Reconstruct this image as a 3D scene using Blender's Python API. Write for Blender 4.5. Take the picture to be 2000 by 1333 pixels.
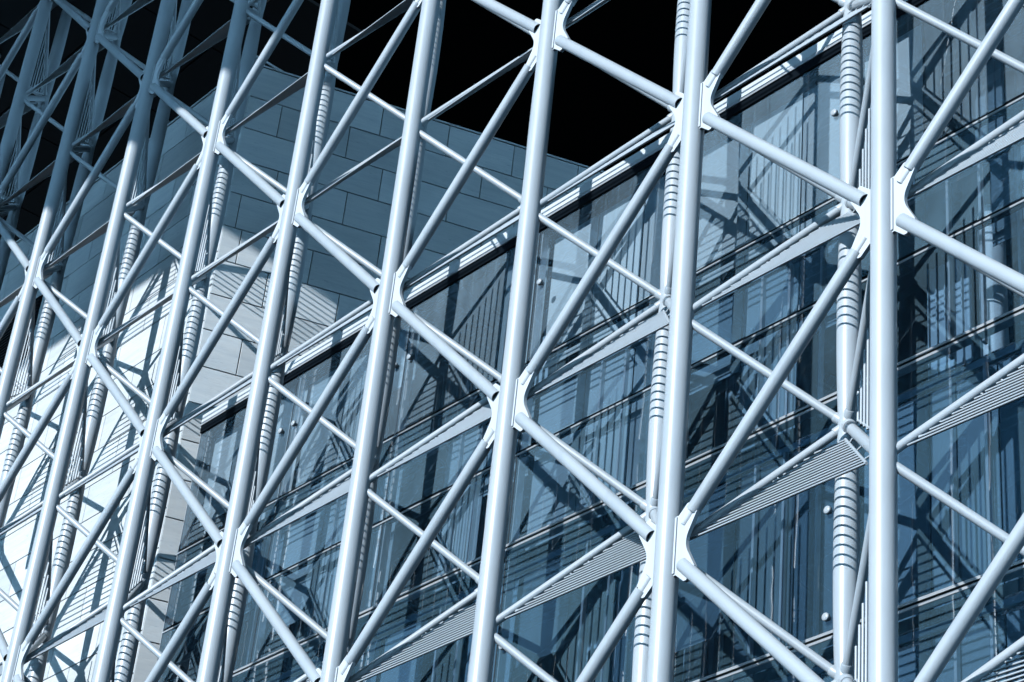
import bpy, math, random
from mathutils import Vector, Matrix

# ------------------------------------------------------------------ camera, world, sun, exposure
sc = bpy.context.scene
for o in list(bpy.data.objects):
    bpy.data.objects.remove(o)
col = sc.collection
random.seed(7)

S = 3.5                      # one facade module in metres
GROUND = -5.214              # ground level in modules (module origin = one column node)

def W(x, y, z):
    return Vector((x * S, y * S, (z - GROUND) * S))

YAW, PITCH, ROLL = -0.9145411, 0.5761472, 0.1090212
CAMP = (4.1841645, -4.7850808, -4.7563782)
FWD = Vector((math.sin(YAW) * math.cos(PITCH), math.cos(YAW) * math.cos(PITCH), math.sin(PITCH)))
R0 = Vector((math.cos(YAW), -math.sin(YAW), 0))
U0 = R0.cross(FWD)
RGT = math.cos(ROLL) * R0 + math.sin(ROLL) * U0
UPV = -math.sin(ROLL) * R0 + math.cos(ROLL) * U0
FPX = 4381.74
cam_d = bpy.data.cameras.new('camera')
cam = bpy.data.objects.new('camera', cam_d)
col.objects.link(cam)
cam_d.sensor_width = 36.0
cam_d.lens = FPX / 2000 * 36
cam_d.clip_start = 0.1
cam_d.clip_end = 5000
M = Matrix(((RGT.x, UPV.x, -FWD.x), (RGT.y, UPV.y, -FWD.y), (RGT.z, UPV.z, -FWD.z))).to_4x4()
M.translation = W(*CAMP)
cam.matrix_world = M
sc.camera = cam

SUN_K, SUN_T = -0.10, 0.425   # travel direction of the light: (K, 1, -T)
sd = Vector((SUN_K, 1, -SUN_T)).normalized()
elev = math.asin(-sd.z)
world = bpy.data.worlds.new('World')
sc.world = world
world.use_nodes = True
wn, wl = world.node_tree.nodes, world.node_tree.links
wn.clear()
sky = wn.new('ShaderNodeTexSky')
sky.sky_type = 'NISHITA'
sky.sun_disc = False
sky.dust_density = 0.0
sky.sun_elevation = elev
sky.sun_rotation = math.atan2(-sd.x, -sd.y)
# the photograph is a toned black-and-white through a deep red filter: keep the sky's red channel, with the
# print's contrast, and tone it blue (one rule for the whole sky)
sep = wn.new('ShaderNodeSeparateColor')
pw = wn.new('ShaderNodeMath')
pw.operation = 'POWER'
pw.inputs[1].default_value = 1.5
sb = wn.new('ShaderNodeMath')          # black point of the print
sb.operation = 'SUBTRACT'
sb.inputs[1].default_value = 1.3
mxm = wn.new('ShaderNodeMath')
mxm.operation = 'MAXIMUM'
mxm.inputs[1].default_value = 0.02
wm = wn.new('ShaderNodeMix')
wm.data_type = 'RGBA'
wm.blend_type = 'MULTIPLY'
wm.inputs['Factor'].default_value = 1.0
wm.inputs['B'].default_value = (0.74, 1.40, 1.96, 1)
bg = wn.new('ShaderNodeBackground')
bg.inputs['Strength'].default_value = 0.1
wo = wn.new('ShaderNodeOutputWorld')
wl.new(sky.outputs[0], sep.inputs[0])
wl.new(sep.outputs[0], sb.inputs[0])
wl.new(sb.outputs[0], mxm.inputs[0])
wl.new(mxm.outputs[0], pw.inputs[0])
wl.new(pw.outputs[0], wm.inputs['A'])
wl.new(wm.outputs['Result'], bg.inputs[0])
wl.new(bg.outputs[0], wo.inputs[0])

sun_d = bpy.data.lights.new('sun', 'SUN')
sun_d.energy = 4.8
sun_d.angle = math.radians(0.5)
sun_d.color = (1.0, 0.99, 0.975)
sun = bpy.data.objects.new('sun', sun_d)
col.objects.link(sun)
sun.rotation_euler = sd.to_track_quat('-Z', 'Y').to_euler()
sun.location = (0, -40, 60)
sc.view_settings.view_transform = 'Standard'
sc.view_settings.look = 'None'
sc.view_settings.exposure = 0.0
sc.view_settings.gamma = 1.0
sc.view_settings.use_curve_mapping = False
sc.cycles.max_bounces = 8
sc.cycles.diffuse_bounces = 0      # deep, contrasty shade like the print
sc.cycles.glossy_bounces = 2
sc.cycles.transparent_max_bounces = 12

# ------------------------------------------------------------------ helpers
def pix(x, y, z):
    d = Vector((x - CAMP[0], y - CAMP[1], z - CAMP[2]))
    w = d.dot(FWD)
    return 1000 + FPX * d.dot(RGT) / w, 666.5 - FPX * d.dot(UPV) / w

def inframe(x, y, z, m=0):
    a, b = pix(x, y, z)
    return -m <= a <= 2000 + m and -m <= b <= 1333 + m

class MB:
    """collects shapes in module units; origin given at build time"""
    def __init__(s):
        s.v, s.f, s.sm = [], [], []
    def ring(s, c, u, w, r, n):
        b = len(s.v)
        for i in range(n):
            a = 2 * math.pi * i / n
            s.v.append(c + u * (r * math.cos(a)) + w * (r * math.sin(a)))
        return b
    def lathe(s, p, d, prof, n=16, cap0=True, cap1=True):
        """prof: list of (distance along d, radius)"""
        p, d = Vector(p), Vector(d).normalized()
        u = d.orthogonal().normalized()
        w = d.cross(u)
        prev = None
        for t, r in prof:
            b = s.ring(p + d * t, u, w, r, n)
            if prev is not None:
                for i in range(n):
                    j = (i + 1) % n
                    s.f.append((prev + i, prev + j, b + j, b + i))
                    s.sm.append(True)
            prev = b
        for cap, (t, r), flip in ((cap0, prof[0], True), (cap1, prof[-1], False)):
            if cap:
                b = s.ring(p + d * t, u, w, r, n)
                f = tuple(range(b, b + n))
                s.f.append(f[::-1] if flip else f)
                s.sm.append(False)
        return s
    def tube(s, a, b, r, n=14, r1=None, cap0=True, cap1=True):
        a, b = Vector(a), Vector(b)
        L = (b - a).length
        return s.lathe(a, b - a, [(0, r), (L, r if r1 is None else r1)], n, cap0, cap1)
    def box(s, x0, x1, y0, y1, z0, z1, bev=0.0):
        b = len(s.v)
        if bev <= 0:
            for z in (z0, z1):
                s.v += [Vector((x0, y0, z)), Vector((x1, y0, z)), Vector((x1, y1, z)), Vector((x0, y1, z))]
            q = [(3, 2, 1, 0), (4, 5, 6, 7), (0, 1, 5, 4), (1, 2, 6, 5), (2, 3, 7, 6), (3, 0, 4, 7)]
        else:   # front face (y0) chamfered
            for x, y, z in ((x0 + bev, y0, z0 + bev), (x1 - bev, y0, z0 + bev), (x1 - bev, y0, z1 - bev), (x0 + bev, y0, z1 - bev),
                            (x0, y0 + bev, z0), (x1, y0 + bev, z0), (x1, y0 + bev, z1), (x0, y0 + bev, z1),
                            (x0, y1, z0), (x1, y1, z0), (x1, y1, z1), (x0, y1, z1)):
                s.v.append(Vector((x, y, z)))
            q = [(0, 1, 2, 3)]
            for i in range(4):
                j = (i + 1) % 4
                q += [(4 + i, 4 + j, j, i), (8 + i, 8 + j, 4 + j, 4 + i)]
            q.append((11, 10, 9, 8))
        for f in q:
            s.f.append(tuple(b + i for i in f))
            s.sm.append(False)
        return s
    def prism(s, poly, y0, y1):
        """poly in (x,z), extruded along y"""
        b = len(s.v)
        n = len(poly)
        for y in (y0, y1):
            for x, z in poly:
                s.v.append(Vector((x, y, z)))
        s.f.append(tuple(b + i for i in range(n)))
        s.f.append(tuple(b + n + i for i in reversed(range(n))))
        s.sm += [False, False]
        b2 = len(s.v)
        for y in (y0, y1):
            for x, z in poly:
                s.v.append(Vector((x, y, z)))
        for i in range(n):
            j = (i + 1) % n
            s.f.append((b2 + j, b2 + i, b2 + n + i, b2 + n + j))
            s.sm.append(False)
        return s
    def mesh(s, name, m):
        me = bpy.data.meshes.new(name)
        me.from_pydata([tuple(v * S) for v in s.v], [], s.f)
        me.polygons.foreach_set('use_smooth', s.sm)
        me.materials.append(m)
        me.update()
        return me

def put(name, me, parent=None, loc=(0, 0, 0), rot=None):
    """link a mesh; loc in module units (relative to the parent when there is one)"""
    o = bpy.data.objects.new(name, me)
    col.objects.link(o)
    if parent is not None:
        o.parent = parent
        o.location = Vector(loc) * S
    else:
        o.location = W(*loc)
    if rot is not None:
        o.rotation_euler = rot
    return o

def thing(name, label, cat, loc, group=None):
    o = bpy.data.objects.new(name, None)
    o.empty_display_size = 0.2
    col.objects.link(o)
    o.location = W(*loc)
    tag(o, label, cat, group)
    return o

def tag(o, label, cat, group=None):
    o['label'] = label
    o['category'] = cat
    if group:
        o['group'] = group

# ------------------------------------------------------------------ materials
def newmat(name):
    m = bpy.data.materials.new(name)
    m.use_nodes = True
    n, l = m.node_tree.nodes, m.node_tree.links
    n.clear()
    out = n.new('ShaderNodeOutputMaterial')
    return m, n, l, out

def noise(n, l, scale, detail=4, stretch=(1, 1, 1), rough=0.55):
    tc = n.new('ShaderNodeNewGeometry')
    mp = n.new('ShaderNodeMapping')
    mp.inputs['Scale'].default_value = stretch
    l.new(tc.outputs['Position'], mp.inputs['Vector'])
    t = n.new('ShaderNodeTexNoise')
    t.inputs['Scale'].default_value = scale
    t.inputs['Detail'].default_value = detail
    t.inputs['Roughness'].default_value = rough
    l.new(mp.outputs[0], t.inputs['Vector'])
    return t.outputs[0]

def ramp(n, l, src, stops):
    r = n.new('ShaderNodeValToRGB')
    e = r.color_ramp.elements
    while len(e) < len(stops):
        e.new(0.5)
    for k, (p, c) in enumerate(stops):
        e[k].position = p
        e[k].color = (*c, 1) if len(c) == 3 else (c[0], c[0], c[0], 1)
    l.new(src, r.inputs[0])
    return r.outputs[0]

def mul(n, l, a, b, fac=1.0, mode='MULTIPLY'):
    x = n.new('ShaderNodeMix')
    x.data_type = 'RGBA'
    x.blend_type = mode
    x.inputs['Factor'].default_value = fac
    l.new(a, x.inputs['A'])
    l.new(b, x.inputs['B'])
    return x.outputs['Result']

def objrand(n, l, lo, hi):
    oi = n.new('ShaderNodeObjectInfo')
    mr = n.new('ShaderNodeMapRange')
    mr.inputs['To Min'].default_value = lo
    mr.inputs['To Max'].default_value = hi
    l.new(oi.outputs['Random'], mr.inputs['Value'])
    return mr.outputs[0]

def paint(name, base, rough=0.36, metal=0.25, vary=0.08, spec=0.5):
    m, n, l, out = newmat(name)
    p = n.new('ShaderNodeBsdfPrincipled')
    a = noise(n, l, 0.9, 5)
    streak = noise(n, l, 3.0, 4, (1, 1, 0.12))
    c1 = ramp(n, l, a, [(0.3, tuple(x * (1 - vary) for x in base)), (0.7, base)])
    c2 = ramp(n, l, streak, [(0.28, (0.86, 0.89, 0.92)), (0.46, (1, 1, 1))])
    c = mul(n, l, c1, c2, 0.7)
    l.new(c, p.inputs['Base Color'])
    p.inputs['Metallic'].default_value = metal
    p.inputs['Specular IOR Level'].default_value = spec
    fine = noise(n, l, 14, 3)
    rr = n.new('ShaderNodeMapRange')
    rr.inputs['To Min'].default_value = rough - 0.06
    rr.inputs['To Max'].default_value = rough + 0.08
    l.new(fine, rr.inputs['Value'])
    l.new(rr.outputs[0], p.inputs['Roughness'])
    l.new(p.outputs[0], out.inputs[0])
    return m

STEEL = paint('silver_paint', (0.47, 0.56, 0.645), 0.36, 0.0, 0.10, 0.6)
PLATE = paint('plate_paint', (0.62, 0.71, 0.80), 0.55, 0.05, 0.05, 0.3)
SLAT = paint('slat_paint', (0.47, 0.56, 0.645), 0.36, 0.0, 0.10, 0.6)
INSIDE = paint('tube_inside', (0.10, 0.15, 0.20), 0.6, 0.0)
ALU = paint('aluminium', (0.60, 0.68, 0.76), 0.30, 0.5)
DARKM = paint('dark_gasket', (0.003, 0.007, 0.012), 0.6, 0.0, 0.08, 0.05)

def stone_mat():
    m, n, l, out = newmat('pale_limestone')
    p = n.new('ShaderNodeBsdfPrincipled')
    big = noise(n, l, 0.5, 6, (1, 1, 1))
    bed = noise(n, l, 3.0, 5, (0.35, 0.35, 3.0))
    pit = noise(n, l, 9.0, 4, (0.5, 0.5, 2.5))
    base = ramp(n, l, big, [(0.3, (0.63, 0.72, 0.79)), (0.7, (0.71, 0.795, 0.855))])
    b2 = ramp(n, l, bed, [(0.3, (0.84, 0.87, 0.9)), (0.6, (1, 1, 1))])
    b3 = ramp(n, l, pit, [(0.27, (0.6, 0.66, 0.72)), (0.36, (1, 1, 1))])
    c = mul(n, l, base, b2, 0.8)
    c = mul(n, l, c, b3, 0.7)
    rv = objrand(n, l, 0.84, 1.04)
    hsv = n.new('ShaderNodeHueSaturation')
    l.new(rv, hsv.inputs['Value'])
    l.new(c, hsv.inputs['Color'])
    l.new(hsv.outputs[0], p.inputs['Base Color'])
    p.inputs['Roughness'].default_value = 0.75
    bp = n.new('ShaderNodeBump')
    bp.inputs['Strength'].default_value = 0.25
    bp.inputs['Distance'].default_value = 0.02
    l.new(pit, bp.inputs['Height'])
    l.new(bp.outputs[0], p.inputs['Normal'])
    l.new(p.outputs[0], out.inputs[0])
    return m
STONE = stone_mat()

def plain(name, c, rough=0.7, scale=2.0, vary=0.25, rand=0.0):
    m, n, l, out = newmat(name)
    p = n.new('ShaderNodeBsdfPrincipled')
    a = noise(n, l, scale, 5)
    cc = ramp(n, l, a, [(0.3, tuple(x * (1 - vary) for x in c)), (0.7, c)])
    if rand:
        hsv = n.new('ShaderNodeHueSaturation')
        l.new(objrand(n, l, 1 - rand, 1 + rand), hsv.inputs['Value'])
        l.new(cc, hsv.inputs['Color'])
        cc = hsv.outputs[0]
    l.new(cc, p.inputs['Base Color'])
    p.inputs['Roughness'].default_value = rough
    l.new(p.outputs[0], out.inputs[0])
    return m
JOINT = plain('dark_joint', (0.02, 0.03, 0.04))
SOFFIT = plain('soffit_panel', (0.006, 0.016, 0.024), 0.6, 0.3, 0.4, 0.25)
PAVING = plain('stone_paving', (0.20, 0.27, 0.34), 0.8, 0.4, 0.12)
ROOM_LIGHT = plain('room_panel_light', (0.36, 0.52, 0.66), 0.7, 1.5, 0.25, 0.22)
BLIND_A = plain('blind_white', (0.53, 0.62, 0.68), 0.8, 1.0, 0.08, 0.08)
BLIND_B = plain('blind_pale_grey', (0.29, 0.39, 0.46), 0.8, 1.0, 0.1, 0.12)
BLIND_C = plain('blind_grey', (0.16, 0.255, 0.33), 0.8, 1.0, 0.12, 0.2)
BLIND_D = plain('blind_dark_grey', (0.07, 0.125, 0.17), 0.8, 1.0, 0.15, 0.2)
ROOM_WHITE = plain('room_white_paint', (0.70, 0.80, 0.88), 0.5)
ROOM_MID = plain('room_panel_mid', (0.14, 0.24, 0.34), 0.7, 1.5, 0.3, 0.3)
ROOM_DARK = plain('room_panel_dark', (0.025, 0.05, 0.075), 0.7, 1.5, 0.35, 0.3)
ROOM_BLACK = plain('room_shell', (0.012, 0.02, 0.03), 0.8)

def glass_mat(name, veil, amount, tint):
    """dusty, fritted pane: part diffuse film, part clear, with a mirror coat"""
    m, n, l, out = newmat(name)
    tr = n.new('ShaderNodeBsdfTransparent')
    tr.inputs[0].default_value = (*tint, 1)
    df = n.new('ShaderNodeBsdfDiffuse')
    tl = n.new('ShaderNodeBsdfTranslucent')
    gl = n.new('ShaderNodeBsdfGlossy')
    gl.inputs['Roughness'].default_value = 0.015
    gl.inputs[0].default_value = (0.75, 0.88, 1, 1)
    df.inputs[0].default_value = (*veil, 1)
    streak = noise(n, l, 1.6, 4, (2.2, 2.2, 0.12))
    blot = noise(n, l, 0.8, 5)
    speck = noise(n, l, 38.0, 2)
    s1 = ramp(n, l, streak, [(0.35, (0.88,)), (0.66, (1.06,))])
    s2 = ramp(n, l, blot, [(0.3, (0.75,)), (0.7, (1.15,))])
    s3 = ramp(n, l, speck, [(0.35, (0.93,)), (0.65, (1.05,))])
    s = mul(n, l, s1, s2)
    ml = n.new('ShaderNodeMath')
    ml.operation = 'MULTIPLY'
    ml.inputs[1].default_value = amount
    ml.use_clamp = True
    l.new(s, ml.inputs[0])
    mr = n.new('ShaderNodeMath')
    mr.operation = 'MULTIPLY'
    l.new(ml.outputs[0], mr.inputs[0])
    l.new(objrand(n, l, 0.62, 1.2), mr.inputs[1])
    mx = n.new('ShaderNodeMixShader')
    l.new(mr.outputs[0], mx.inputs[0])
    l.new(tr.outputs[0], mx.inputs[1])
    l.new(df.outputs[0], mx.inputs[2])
    fr = n.new('ShaderNodeFresnel')
    fr.inputs[0].default_value = 1.5
    fm = n.new('ShaderNodeMath')
    fm.operation = 'MULTIPLY_ADD'
    fm.inputs[1].default_value = 1.0
    fm.inputs[2].default_value = 0.025
    l.new(fr.outputs[0], fm.inputs[0])
    wv = noise(n, l, 1.2, 2)
    bp = n.new('ShaderNodeBump')
    bp.inputs['Strength'].default_value = 0.03
    bp.inputs['Distance'].default_value = 0.05
    l.new(wv, bp.inputs['Height'])
    l.new(bp.outputs[0], gl.inputs['Normal'])
    m2 = n.new('ShaderNodeMixShader')
    l.new(fm.outputs[0], m2.inputs[0])
    l.new(mx.outputs[0], m2.inputs[1])
    l.new(gl.outputs[0], m2.inputs[2])
    l.new(m2.outputs[0], out.inputs[0])
    return m
def clear_mat():
    m, n, l, out = newmat('clear_glass')
    t = n.new('ShaderNodeBsdfTransparent')
    t.inputs[0].default_value = (0.95, 0.975, 0.985, 1)
    l.new(t.outputs[0], out.inputs[0])
    return m
GLASS_CLEAR = clear_mat()
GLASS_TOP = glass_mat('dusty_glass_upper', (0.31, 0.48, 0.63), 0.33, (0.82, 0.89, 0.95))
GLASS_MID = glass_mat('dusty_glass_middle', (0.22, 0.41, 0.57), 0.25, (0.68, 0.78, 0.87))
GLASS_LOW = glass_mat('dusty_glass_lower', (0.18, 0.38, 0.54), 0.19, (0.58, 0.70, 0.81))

# ------------------------------------------------------------------ setting: ground
g = MB()
g.v = [Vector((-900, -900, 0)), Vector((900, -900, 0)), Vector((900, 900, 0)), Vector((-900, 900, 0))]
g.f = [(0, 1, 2, 3)]
g.sm = [False]
gr = put('ground', g.mesh('ground', PAVING), None, (0, 0, GROUND))
gr['kind'] = 'structure'

# ------------------------------------------------------------------ numbers of the lattice
ORD = ['zeroth', 'rightmost', 'second', 'third', 'fourth', 'fifth', 'sixth', 'seventh', 'eighth', 'ninth', 'tenth', 'eleventh', 'twelfth']
NTH = ['topmost', 'second from top', 'third from top', 'fourth from top', 'fifth from top', 'sixth from top']
def colname(i):             # i = 0, -1, -2 ...
    return 'rightmost column' if i == 0 else '%s column from right' % ORD[1 - i]
def bayname(i):             # bay between column i and i+1
    if i >= 0:
        return 'right of rightmost column'
    return 'between %s and %s columns from right' % ('first' if i == -1 else ORD[-i], ORD[1 - i])

DJ = 0.38                   # depth of the rear posts
RC = 0.0455                 # column radius
COLS = list(range(-10, 2))
TOPZ, BOTZ = 6.34, GROUND

def seen_any(pts, m=0):
    return any(inframe(*p, m) for p in pts)
def keep_any(pts):          # in view, or throwing a shadow into view
    return seen_any(pts, 60) or seen_any([(x + SUN_K * 0.75, y + 0.75, z - SUN_T * 0.75) for x, y, z in pts], 40)

def want(x, y, z, m=330):
    return inframe(x, y, z, m) or inframe(x, y, z - 0.3, m)

# ------------------------------------------------------------------ thick front columns with gusset plates
n_ = 26
shaft_mesh = MB().lathe((0, 0, 0), (0, 0, 1), [(0, RC), (TOPZ - BOTZ, RC)], 40).mesh('column_shaft', STEEL)

def arc(p0, p1, p2, n):
    return [tuple((1 - t) ** 2 * a + 2 * t * (1 - t) * b + t * t * c for a, b, c in zip(p0, p1, p2)) for t in (k / n for k in range(1, n))]
half = [(0.030, 0.122), (0.056, 0.118), (0.098, 0.155), (0.110, 0.155), (0.146, 0.119), (0.147, 0.107), (0.116, 0.050)]
curve = half + arc((0.116, 0.050), (0.084, 0.0), (0.116, -0.050), 7) + [(x, -z) for x, z in reversed(half)]
plate_mesh = [MB().prism(curve, -0.008, 0.008).mesh('gusset_plate', PLATE),
              MB().prism([(-x, z) for x, z in reversed(curve)], -0.008, 0.008).mesh('gusset_plate', PLATE)]
flange_mesh = [MB().box(0.036, 0.052, -0.0135, 0.0135, -0.112, 0.112).mesh('weld_flange', PLATE),
               MB().box(-0.052, -0.036, -0.0135, 0.0135, -0.112, 0.112).mesh('weld_flange', PLATE)]

for i in COLS:
    vis = [pix(i, 0, k) for k in range(-3, 7)]
    lab = {1: 'thick silver steel column just past the right edge of the picture'}.get(i)
    if lab is None:
        if i == 0:
            lab = 'thick silver steel column nearest the right edge, almost upright'
        elif i >= -8:
            lab = 'thick silver steel column, %s from the right, before the %s' % (ORD[1 - i], 'glass wall' if i > -5 else 'pale stone wall')
        else:
            lab = 'dim steel column, %s from the right, at the far left corner' % ORD[1 - i]
    t = thing('steel_column', lab, 'column', (i, 0, BOTZ), 'front row of thick steel columns')
    put('shaft', shaft_mesh, t)
    for k in range(-5, 7):
        if (i + k) % 2 == 0 and want(i, 0, k):
            for q in (0, 1):
                p = put('gusset_plate', plate_mesh[q], t, (0, 0, k - BOTZ))
                put('weld_flange', flange_mesh[q], p)

# ------------------------------------------------------------------ thick diagonal braces in the front plane
RB = 0.0265
L2 = math.sqrt(2)
def brace_mesh(sgn):        # from the left node (0,0,0) to (1,0,sgn)
    b = MB()
    d = Vector((1, 0, sgn)).normalized()
    e = 0.118 if sgn < 0 else 0.168
    b.lathe((0, 0, 0), d, [(e, RB), (L2 - e, RB)], 28, cap0=False, cap1=False)
    return b.mesh('brace_tube', STEEL)
def brace_bits(sgn):
    d = Vector((1, 0, sgn)).normalized()
    out = []
    e = 0.118 if sgn < 0 else 0.168
    for a, dd in ((d * e, d), (d * (L2 - e), -d)):   # open mouth: a ring wall and a dark plug a little inside
        c = MB().lathe(a, dd, [(0, RB), (0.0, RB * 0.84), (0.02, RB * 0.84), (0.02, 0.0005)], 28, False, False)
        out.append(('tube_mouth', c.mesh('tube_mouth', INSIDE if sgn < 0 else STEEL)))
    if sgn > 0:
        for a, dd in ((d * 0.112, d), (d * (L2 - 0.112), -d)):
            s_ = MB().lathe(a, dd, [(0, 0.0185), (0.062, 0.0185)], 22)
            out.append(('sleeve', s_.mesh('sleeve', PLATE)))
    return out
BR = {s: (brace_mesh(s), brace_bits(s)) for s in (-1, 1)}
braces = {}
for i in COLS[:-1]:
    for k in range(-5, 7):
        if (i + k) % 2:
            continue
        for s in (-1, 1):       # left node (i,k) -> (i+1,k+s)
            if any(inframe(i + f, 0, k + s * f, 160) for f in (0, .25, .5, .75, 1)):
                braces.setdefault((i, s), []).append(k)
    for k in range(-5, 7):
        if (i + 1 + k) % 2:
            continue
for (i, s), ks in braces.items():
    vis = [k for k in sorted(ks, reverse=True) if any(inframe(i + f, 0, k + s * f) for f in (.15, .3, .5, .7, .85))]
    for k in ks:
        kind = 'rising rightward' if s > 0 else 'falling rightward'
        if k in vis:
            pos = '' if len(vis) == 1 else NTH[vis.index(k)] + ', '
            lab = 'thick brace %s, %s%s' % (kind, pos, bayname(i))
        else:
            lab = 'brace %s, out of view %s, %s' % (kind, 'above' if vis and k > vis[0] else 'below' if vis else 'above' if k > 0 else 'below', bayname(i))
        t = thing('diagonal_brace', lab, 'brace', (i, 0, k), 'thick diagonal braces of the front lattice')
        put('tube', BR[s][0], t)
        for nm, me in BR[s][1]:
            put(nm, me, t)

# ------------------------------------------------------------------ spindle posts behind, in the middle of each bay
prof = []
for q in range(25):
    u = q / 24
    prof.append((-u, 0.0325 + 0.0135 * max(0.0, math.sin(math.pi * u)) ** 0.62))
seg_mesh = MB().lathe((0, 0, 0), (0, 0, 1), prof[::-1], 32, False, False).mesh('post_segment', STEEL)
DIRS = {'ul': Vector((-.5, -DJ, .5)), 'll': Vector((-.5, -DJ, -.5)), 'ur': Vector((.5, -DJ, .5)), 'lr': Vector((.5, -DJ, -.5))}
jm = MB()
jm.lathe((0, 0, -0.05), (0, 0, 1), [(0, 0.033), (0.02, 0.0355), (0.08, 0.0355), (0.1, 0.033)], 28, False, False)
joint_mesh = jm.mesh('joint_collar', STEEL)
cup = {}
for nm, d in DIRS.items():
    r = 0.0215 if nm == 'lr' else 0.0165
    cup[nm] = MB().lathe((0, 0, 0), d, [(0.02, r * 1.28), (0.056, r * 1.28), (0.060, r * 1.15)], 22).mesh('strut_cup', STEEL)
strut_mesh = {}
for nm, d in DIRS.items():
    r = 0.0215 if nm == 'lr' else 0.0165
    L = d.length
    strut_mesh[nm] = MB().lathe((0, 0, 0), d, [(0.03, r), (L - 0.02, r)], 22).mesh('strut_tube', STEEL)

# slatted sun screens: one lies under each joint, its slats parallel to the facade; one stands beside it, slats upright
def slat(a, b, hh=0.0031, dd=0.0054):
    # flat bar with chamfered edges, hh = half its face, dd = half its depth (along y)
    a, b = Vector(a), Vector(b)
    ax = (b - a).normalized()
    w = Vector((0, 1, 0))
    u = ax.cross(w)
    c = 0.0016
    pr = [(-hh, -dd + c), (-hh + c, -dd), (hh - c, -dd), (hh, -dd + c), (hh, dd - c), (hh - c, dd), (-hh + c, dd), (-hh, dd - c)]
    m = MB()
    for p in (a, b):
        m.v += [p + u * q + w * r for q, r in pr]
    for q in range(8):
        r = (q + 1) % 8
        m.f.append((q, r, 8 + r, 8 + q))
        m.sm.append(False)
    m.f += [tuple(range(7, -1, -1)), tuple(range(8, 16))]
    m.sm += [False, False]
    return m.mesh('slat', SLAT)
hs, vs = [], []
for k in range(13):
    w = 0.0625 + 0.0281 * k
    y = -(0.07 + 0.0225 * k)
    z = -(0.116 + 0.0287 * k)
    hs.append(slat((-w - 0.03, y, z), (w - 0.01, y, z)))
for k in range(8):
    f = k * 12 / 7
    w = 0.0625 + 0.0281 * f
    y = -(0.07 + 0.0225 * f)
    x = 0.112 + 0.0287 * f
    vs.append(MB().tube((x, y, -w), (x, y, w), 0.0050, 10).mesh('slat', SLAT))
rail_h = MB().tube((0.050, -0.066, -0.110), (0.394, -0.342, -0.462), 0.0060, 8).mesh('rail', SLAT)
bk = MB()
for f in (0.15, 0.5, 0.85):
    a = Vector((0.045, -0.055, -0.104)).lerp(Vector((0.392, -0.345, -0.468)), f)
    b = Vector((0.0, 0.0, 0.0)).lerp(DIRS['lr'], 0.14 + 0.8 * f)
    bk.tube(a, b, 0.0038, 6)
br_h = bk.mesh('bracket', SLAT)
bk = MB()
for f in (0.15, 0.3, 0.45, 0.6, 0.75, 0.9):
    a = Vector((-0.0875, -0.07, -0.116)).lerp(Vector((-0.42, -0.34, -0.46)), f)
    b = DIRS['ll'] * (0.2 + 0.72 * f)
    bk.tube(a, b, 0.0030, 6)
br_h2 = bk.mesh('bracket', SLAT)
rail_v = MB().tube((0.105, -0.062, -0.050), (0.466, -0.345, -0.388), 0.0050, 8).mesh('rail', SLAT)

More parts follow.
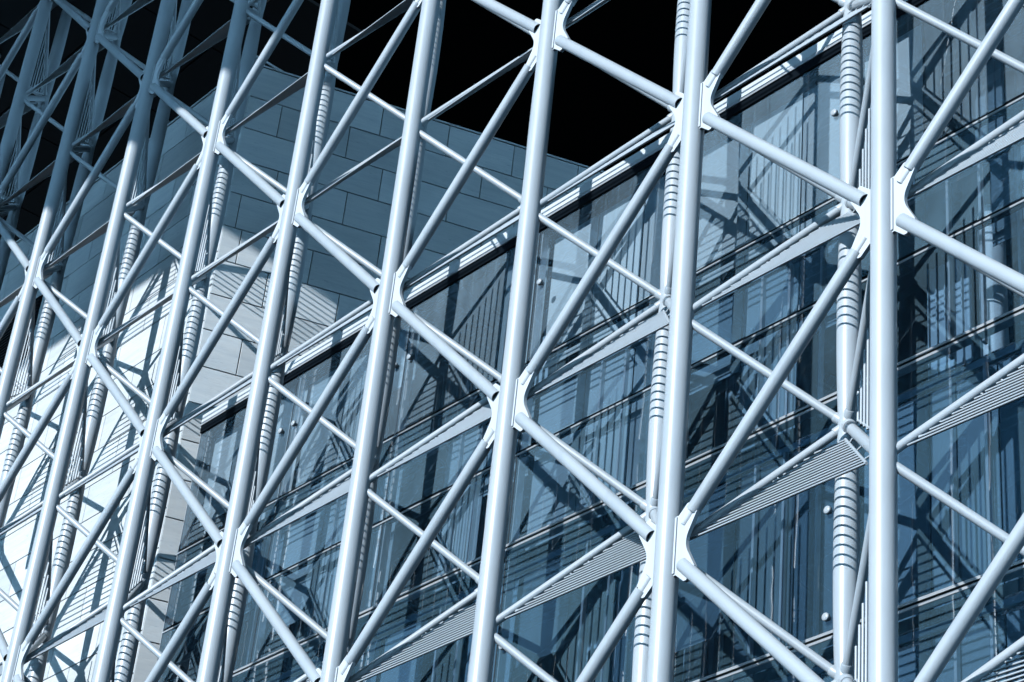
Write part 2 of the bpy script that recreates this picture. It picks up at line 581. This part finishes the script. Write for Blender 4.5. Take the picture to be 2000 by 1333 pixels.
BAYS = COLS[:-1]
ST = {'ul': 'upper left', 'll': 'lower left', 'ur': 'upper right', 'lr': 'lower right'}
RANK = ['top', 'second', 'third', 'fourth', 'fifth', 'sixth', 'seventh']
def line_pts(o, a, b, n=7):
    return [tuple(o[c] + a[c] + (b[c] - a[c]) * q / n for c in range(3)) for q in range(n + 1)]
ZERO = Vector((0, 0, 0))
for i in BAYS:
    x = i + 0.5
    bn = bayname(i)
    parts = {}
    for m in range(-5, 7):
        o = (x, DJ, m + .5)
        d = {nm: line_pts(o, ZERO, v) for nm, v in DIRS.items()}
        d['flat'] = line_pts(o, Vector((-.44, -.34, -.46)), Vector((.4, -.34, -.46))) + line_pts(o, Vector((0, -.07, -.1)), Vector((.4, -.34, -.46)))
        d['upright'] = line_pts(o, Vector((.45, -.34, -.4)), Vector((.45, -.34, .4))) + line_pts(o, Vector((.11, -.07, 0)), Vector((.45, -.34, .4)))
        d['post'] = line_pts(o, ZERO, Vector((0, 0, -1)))
        for nm, pts in d.items():
            if seen_any(pts) or (i > -8 and keep_any(pts)):
                parts[nm, m] = seen_any(pts)
    if not parts:
        continue
    pm_ = sorted(m for nm, m in parts if nm == 'post')
    if pm_:
        vis = any(parts['post', m] for m in pm_)
        lab = 'tapered rear post, ' + ('banded with slat shadows, ' if i > -7 else 'dim and unlit, ') + bn if vis else 'tapered rear post standing out of view ' + bn
        post = thing('spindle_post', lab, 'post', (x, DJ, pm_[0] - 0.5), 'tapered posts behind the front columns')
        for m in pm_:
            dz = m + 0.5 - (pm_[0] - 0.5)
            put('post_segment', seg_mesh, post, (0, 0, dz))
            jc = put('joint_collar', joint_mesh, post, (0, 0, dz))
            for nm in DIRS:
                put('strut_cup', cup[nm], jc)
    for nm in list(DIRS) + ['flat', 'upright']:
        vis = sorted((m for q, m in parts if q == nm and parts[q, m]), reverse=True)
        for m in sorted(m for q, m in parts if q == nm):
            o = (x, DJ, m + .5)
            if m in vis:
                nth = '%s of %d, ' % (RANK[vis.index(m)], len(vis)) if len(vis) > 1 else ''
            else:
                nth = 'out of view %s, ' % ('above' if vis and m > vis[0] else 'below' if vis and m < vis[-1] else 'aside')
            if nm in DIRS:
                ob = put('strut', strut_mesh[nm], None, o)
                tag(ob, 'thin %s strut, %s%s' % (ST[nm], nth, bn), 'strut', 'thin struts tying the rear posts to the columns')
            elif nm == 'flat':
                h = thing('sun_screen', 'flat slat screen, %s%s' % (nth, bn), 'screen', o, 'slat screens lying under the joints')
                for me in hs:
                    put('slat', me, h)
                put('rail', rail_h, h)
                put('bracket', br_h, h)['kind'] = 'stuff'
                put('bracket', br_h2, h)['kind'] = 'stuff'
            else:
                v = thing('sun_screen', 'upright slat screen, %s%s' % (nth, bn), 'screen', o, 'upright slat screens beside the columns')
                for me in vs:
                    put('slat', me, v)
                put('rail', rail_v, v)

# ------------------------------------------------------------------ stone building at the left
CX, CY = -5.9146, 0.66           # its corner
PH = math.radians(70)
TOPS = 4.565
PIT = 0.257
st = thing('stone_building', 'pale stone block building with a sharp corner behind the lattice at left', 'building', (CX, CY, GROUND))
def loc_st(z):
    return z - GROUND
blocks_extra = MB()
nb = 0
wallL = MB()
wallL.box(-9.5, -0.012, 0.02, 3.0, 0, loc_st(TOPS) - 0.02)
put('wall_core', wallL.mesh('wall_core', JOINT), st)
rot = Matrix.Rotation(PH, 3, 'Z')
wallR = MB()
wallR.box(0.0, 5.5, 0.014, 0.3, 0, loc_st(TOPS - 0.06) - 0.02)
wr = put('wall_core', wallR.mesh('wall_core', JOINT), st, (0, 0, 0), (0, 0, PH))
JW = 0.0055
block_cache = {}
def block(w, h):
    key = (round(w, 3), round(h, 3))
    if key not in block_cache:
        block_cache[key] = MB().box(0, w, 0, 0.06, 0, h, 0.0022).mesh('stone_block', STONE)
    return block_cache[key]
LOUV = (-9.45, -8.36 + 0.06, 3.27, 3.79)      # dark louvre opening in the left face
for r in range(0, 27):
    z1 = TOPS - r * PIT
    z0 = z1 - PIT
    off = -6.93 if r % 2 else -6.68
    xs = [off + 0.515 * q for q in range(-7, 3)]
    xs = [q for q in xs if CX - 4.3 < q < CX - 0.03] + [CX]
    for a, b in zip(xs, xs[1:]):
        if z0 > LOUV[2] - 0.02 and z1 < LOUV[3] + 0.02 and b < LOUV[1] + 0.02:
            continue
        ctr = ((a + b) / 2, CY, (z0 + z1) / 2)
        if not inframe(*ctr, 110):
            continue
        put('stone_block', block(b - a - JW, PIT - JW), st, (a - CX + JW / 2, 0, loc_st(z0) + JW / 2))
        nb += 1
OFFS = [0.423, 0.223, 0.018, 0.275, 0.075, 0.12, 0.33, 0.0, 0.25, 0.41]
RZ = TOPS - 0.058
cs, sn = math.cos(PH), math.sin(PH)
for r in range(0, 27):
    z1 = RZ - r * PIT
    z0 = z1 - PIT
    o0 = OFFS[r % 10]
    ts = [0.0] + [o0 + 0.462 * q for q in range(0, 8) if o0 + 0.462 * q > 0.06]
    for a, b in zip(ts, ts[1:]):
        if z1 < 1.6:
            if a > 0.0:
                continue
            b = 0.16
        c = (CX + cs * (a + b) / 2, CY + sn * (a + b) / 2, (z0 + z1) / 2)
        if not inframe(*c, 110):
            continue
        put('stone_block', block(b - a - JW, PIT - JW), st, (cs * (a + JW / 2), sn * (a + JW / 2), loc_st(z0) + JW / 2), (0, 0, PH))
        nb += 1
cp = MB().box(-9.4, 0.004, -0.006, 0.3, 0, 0.018)
put('coping', cp.mesh('coping', STONE), st, (0, 0, loc_st(TOPS)))
cp2 = MB().box(0.012, 4.4, -0.006, 0.3, 0, 0.014)
put('coping', cp2.mesh('coping', STONE), st, (0, 0, loc_st(RZ)), (0, 0, PH))
lg = MB().box(LOUV[0] - CX, LOUV[1] - CX, -0.004, 0.016, loc_st(LOUV[2]), loc_st(LOUV[3]))
lv = put('louvre_grille', lg.mesh('louvre_grille', DARKM), st)
lsl = MB().box(LOUV[0] - CX + 0.01, LOUV[1] - CX - 0.01, -0.018, -0.006, 0, 0.008).mesh('louvre_slat', ROOM_BLACK)
for q in range(18):
    put('louvre_slat', lsl, lv, (0, 0, loc_st(LOUV[2]) + 0.02 + q * 0.028))

# ------------------------------------------------------------------ glass building
GY = 0.75
XL = -5.845
gb = thing('glass_building', 'glass walled building with pale parapet strip behind the steel lattice', 'building', (XL, GY, GROUND))
def G(z):
    return z - GROUND
JX = [-0.855 - 1.008 * q for q in range(-3, 5)]
JX = sorted([XL] + [q for q in JX if q > XL + 0.2])
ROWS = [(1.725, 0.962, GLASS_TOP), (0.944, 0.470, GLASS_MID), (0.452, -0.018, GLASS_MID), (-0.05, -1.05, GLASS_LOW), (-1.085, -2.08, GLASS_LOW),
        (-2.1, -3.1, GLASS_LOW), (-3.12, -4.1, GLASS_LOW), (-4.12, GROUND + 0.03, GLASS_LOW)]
bolt_m = MB().lathe((0, 0, 0), (0, -1, 0), [(0, 0.008), (0.012, 0.008), (0.013, 0.0165), (0.024, 0.0165), (0.027, 0.0145), (0.028, 0.005)], 20).mesh('bolt', STEEL)
for a, b in zip(JX, JX[1:]):
    for z1, z0, gm in ROWS:
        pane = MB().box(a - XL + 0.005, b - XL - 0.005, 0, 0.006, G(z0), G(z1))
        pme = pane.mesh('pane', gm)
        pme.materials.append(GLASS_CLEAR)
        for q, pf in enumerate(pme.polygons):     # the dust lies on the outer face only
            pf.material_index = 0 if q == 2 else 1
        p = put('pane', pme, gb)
        zs = []
        if z1 > 1.5:
            zs = [1.385]
        elif z1 - z0 > 0.8:
            zs = [z1 - 0.5, z0 + 0.05]
        for xx in (a + 0.06, b - 0.06):
            for zz in zs:
                if inframe(xx, GY, zz, 60) and xx > XL + 0.2:
                    put('bolt', bolt_m, p, (xx - XL, 0, G(zz)))
for q in JX[1:-1]:
    m = MB().box(q - XL - 0.011, q - XL + 0.011, 0.012, 0.05, 0, G(1.72))
    put('mullion', m.mesh('mullion', ALU), gb)
    m = MB().box(q - XL - 0.0035, q - XL + 0.0035, -0.001, 0.0115, 0, G(1.72))
    put('gasket', m.mesh('gasket', ROOM_DARK), gb)
edge = MB().box(-0.001, 0.004, -0.004, 0.05, 0, G(1.76))
put('edge_trim', edge.mesh('edge_trim', ALU), gb)
Lx = JX[-1] - XL
def strip(name, z0, z1, y0, y1, m):
    o = MB().box(0.002, Lx, y0, y1, G(z0), G(z1))
    return put(name, o.mesh(name, m), gb)
strip('head_gasket', 1.7255, 1.768, -0.012, 0.05, DARKM)
strip('parapet_strip', 1.769, 1.787, -0.020, 0.05, ALU)
strip('parapet_gap', 1.788, 1.794, 0.0, 0.05, DARKM)
strip('parapet_strip', 1.795, 1.846, -0.014, 0.05, PLATE)
strip('transom', 0.9445, 0.9615, 0.004, 0.04, DARKM)
strip('transom', 0.4525, 0.4695, 0.004, 0.04, DARKM)
strip('sill_strip', 0.934, 0.9425, -0.005, -0.001, ALU)
strip('sill_strip', 0.442, 0.4505, -0.005, -0.001, ALU)
for zz in (-0.018, -1.05, -2.08):
    strip('transom', zz - 0.013, zz - 0.001, -0.004, 0.04, ALU)
    strip('transom_gap', zz - 0.0215, zz - 0.0135, 0.004, 0.04, DARKM)
    strip('transom', zz - 0.033, zz - 0.022, -0.002, 0.04, ALU)
# rooms behind: shell, floor slabs, ribbed partition panels
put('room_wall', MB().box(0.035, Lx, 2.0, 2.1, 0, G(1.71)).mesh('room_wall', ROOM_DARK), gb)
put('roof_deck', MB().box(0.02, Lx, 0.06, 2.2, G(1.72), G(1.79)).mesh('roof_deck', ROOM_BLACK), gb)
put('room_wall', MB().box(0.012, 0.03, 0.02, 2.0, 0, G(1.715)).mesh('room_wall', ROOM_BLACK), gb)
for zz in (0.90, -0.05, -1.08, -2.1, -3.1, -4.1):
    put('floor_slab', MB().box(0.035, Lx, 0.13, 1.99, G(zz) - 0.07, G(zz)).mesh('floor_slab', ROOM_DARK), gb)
    put('slab_edge', MB().box(0.036, Lx - 0.01, 0.118, 0.1295, G(zz) - 0.05, G(zz) - 0.018).mesh('slab_edge', ROOM_LIGHT), gb)
def ribbed(w, h, m):
    nr = 5
    prof = []
    for q in range(nr):
        x0 = w * (q + 0.2) / nr
        x1 = x0 + w * 0.02
        prof += [(x0, 0.0), (x0, -0.014), (x1, -0.014), (x1, 0.0)]
    prof = [(0, 0.012), (0, 0.0)] + prof + [(w, 0.0), (w, 0.012)]
    b = MB()
    n = len(prof)
    for z in (0, h):
        b.v += [Vector((x, y, z)) for x, y in prof]
    for q in range(n):
        j = (q + 1) % n
        b.f.append((q, j, n + j, n + q))
        b.sm.append(False)
    return b.mesh('room_panel', m)
# second skin just behind the panes: fabric blinds, lowered unevenly, then darker ribbed panels deeper in the rooms
bl_cache = {}
def blind(w, h, m):
    key = (round(w, 3), round(h, 2), m.name)
    if key not in bl_cache:
        bl_cache[key] = MB().box(0, w, 0, 0.003, -h, 0).mesh('blind', m)
    return bl_cache[key]
rb = random.Random(11)
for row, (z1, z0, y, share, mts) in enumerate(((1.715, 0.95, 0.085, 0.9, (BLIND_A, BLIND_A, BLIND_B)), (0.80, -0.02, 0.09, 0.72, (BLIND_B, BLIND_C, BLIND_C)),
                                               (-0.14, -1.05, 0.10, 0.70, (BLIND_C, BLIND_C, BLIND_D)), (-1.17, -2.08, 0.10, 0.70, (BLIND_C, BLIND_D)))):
    for a, b in zip(JX, JX[1:]):
        nb_ = 3
        mt = rb.choice(mts)
        wd = (b - a - 0.03) / nb_
        for q in range(nb_):
            x0 = a - XL + 0.017 + q * wd
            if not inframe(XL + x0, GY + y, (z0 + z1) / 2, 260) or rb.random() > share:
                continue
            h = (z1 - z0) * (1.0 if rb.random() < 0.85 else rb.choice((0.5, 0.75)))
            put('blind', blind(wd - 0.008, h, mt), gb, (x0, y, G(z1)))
for z1, z0, y in ((1.70, 0.92, 0.45), (0.80, -0.04, 0.5), (-0.13, -1.07, 0.55), (-1.17, -2.09, 0.55)):
    for q in range(34):
        x0 = 0.06 + q * 0.235
        if x0 + 0.22 < Lx and inframe(XL + x0, GY + y, (z0 + z1) / 2, 200) and rb.random() < 0.42:
            put('room_panel', ribbed(0.222, z1 - z0, rb.choice((ROOM_LIGHT, ROOM_MID, ROOM_MID))), gb, (x0, y, G(z0)))
ic = MB().lathe((0, 0, 0), (0, 0, 1), [(0, 0.055), (0.84, 0.055)], 24).mesh('room_column', ROOM_WHITE)
for zz in (-0.05, -1.08, -2.1):
    for q in range(6):
        put('room_column', ic, gb, (0.42 + q * 1.008, 0.34, G(zz) + 0.002))
ib = MB().tube((0, 0, 0), (0.72, 0.0, 0.80), 0.022, 12).mesh('room_brace', ROOM_MID)
for zz in (-0.05, -1.08, -2.1):
    for q in range(6):
        put('room_brace', ib, gb, (0.45 + q * 1.008, 0.8, G(zz) + 0.01))
for q in JX[:-1]:
    for dx in (0.46, 0.62, 0.80):
        for z1, z0 in ((-0.13, -1.07), (-1.17, -2.09), (0.80, -0.04)):
            m = MB().box(q + dx - XL, q + dx - XL + 0.013, 0.07, 0.09, G(z0), G(z1))
            put('blind_rail', m.mesh('blind_rail', ALU), gb)

# ------------------------------------------------------------------ dark roof canopy high above, shading the upper left
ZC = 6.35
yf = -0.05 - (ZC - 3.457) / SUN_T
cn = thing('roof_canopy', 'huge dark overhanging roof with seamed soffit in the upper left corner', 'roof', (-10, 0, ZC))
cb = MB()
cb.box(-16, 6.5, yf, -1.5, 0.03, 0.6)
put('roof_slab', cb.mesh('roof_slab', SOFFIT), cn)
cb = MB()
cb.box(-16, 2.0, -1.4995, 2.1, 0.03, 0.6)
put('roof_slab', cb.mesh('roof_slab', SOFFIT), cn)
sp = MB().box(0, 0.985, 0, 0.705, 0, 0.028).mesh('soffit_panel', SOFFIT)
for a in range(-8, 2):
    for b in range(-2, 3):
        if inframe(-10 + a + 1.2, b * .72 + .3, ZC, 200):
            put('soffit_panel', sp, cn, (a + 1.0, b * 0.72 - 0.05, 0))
print('stone blocks', nb, 'objects', len(bpy.data.objects))
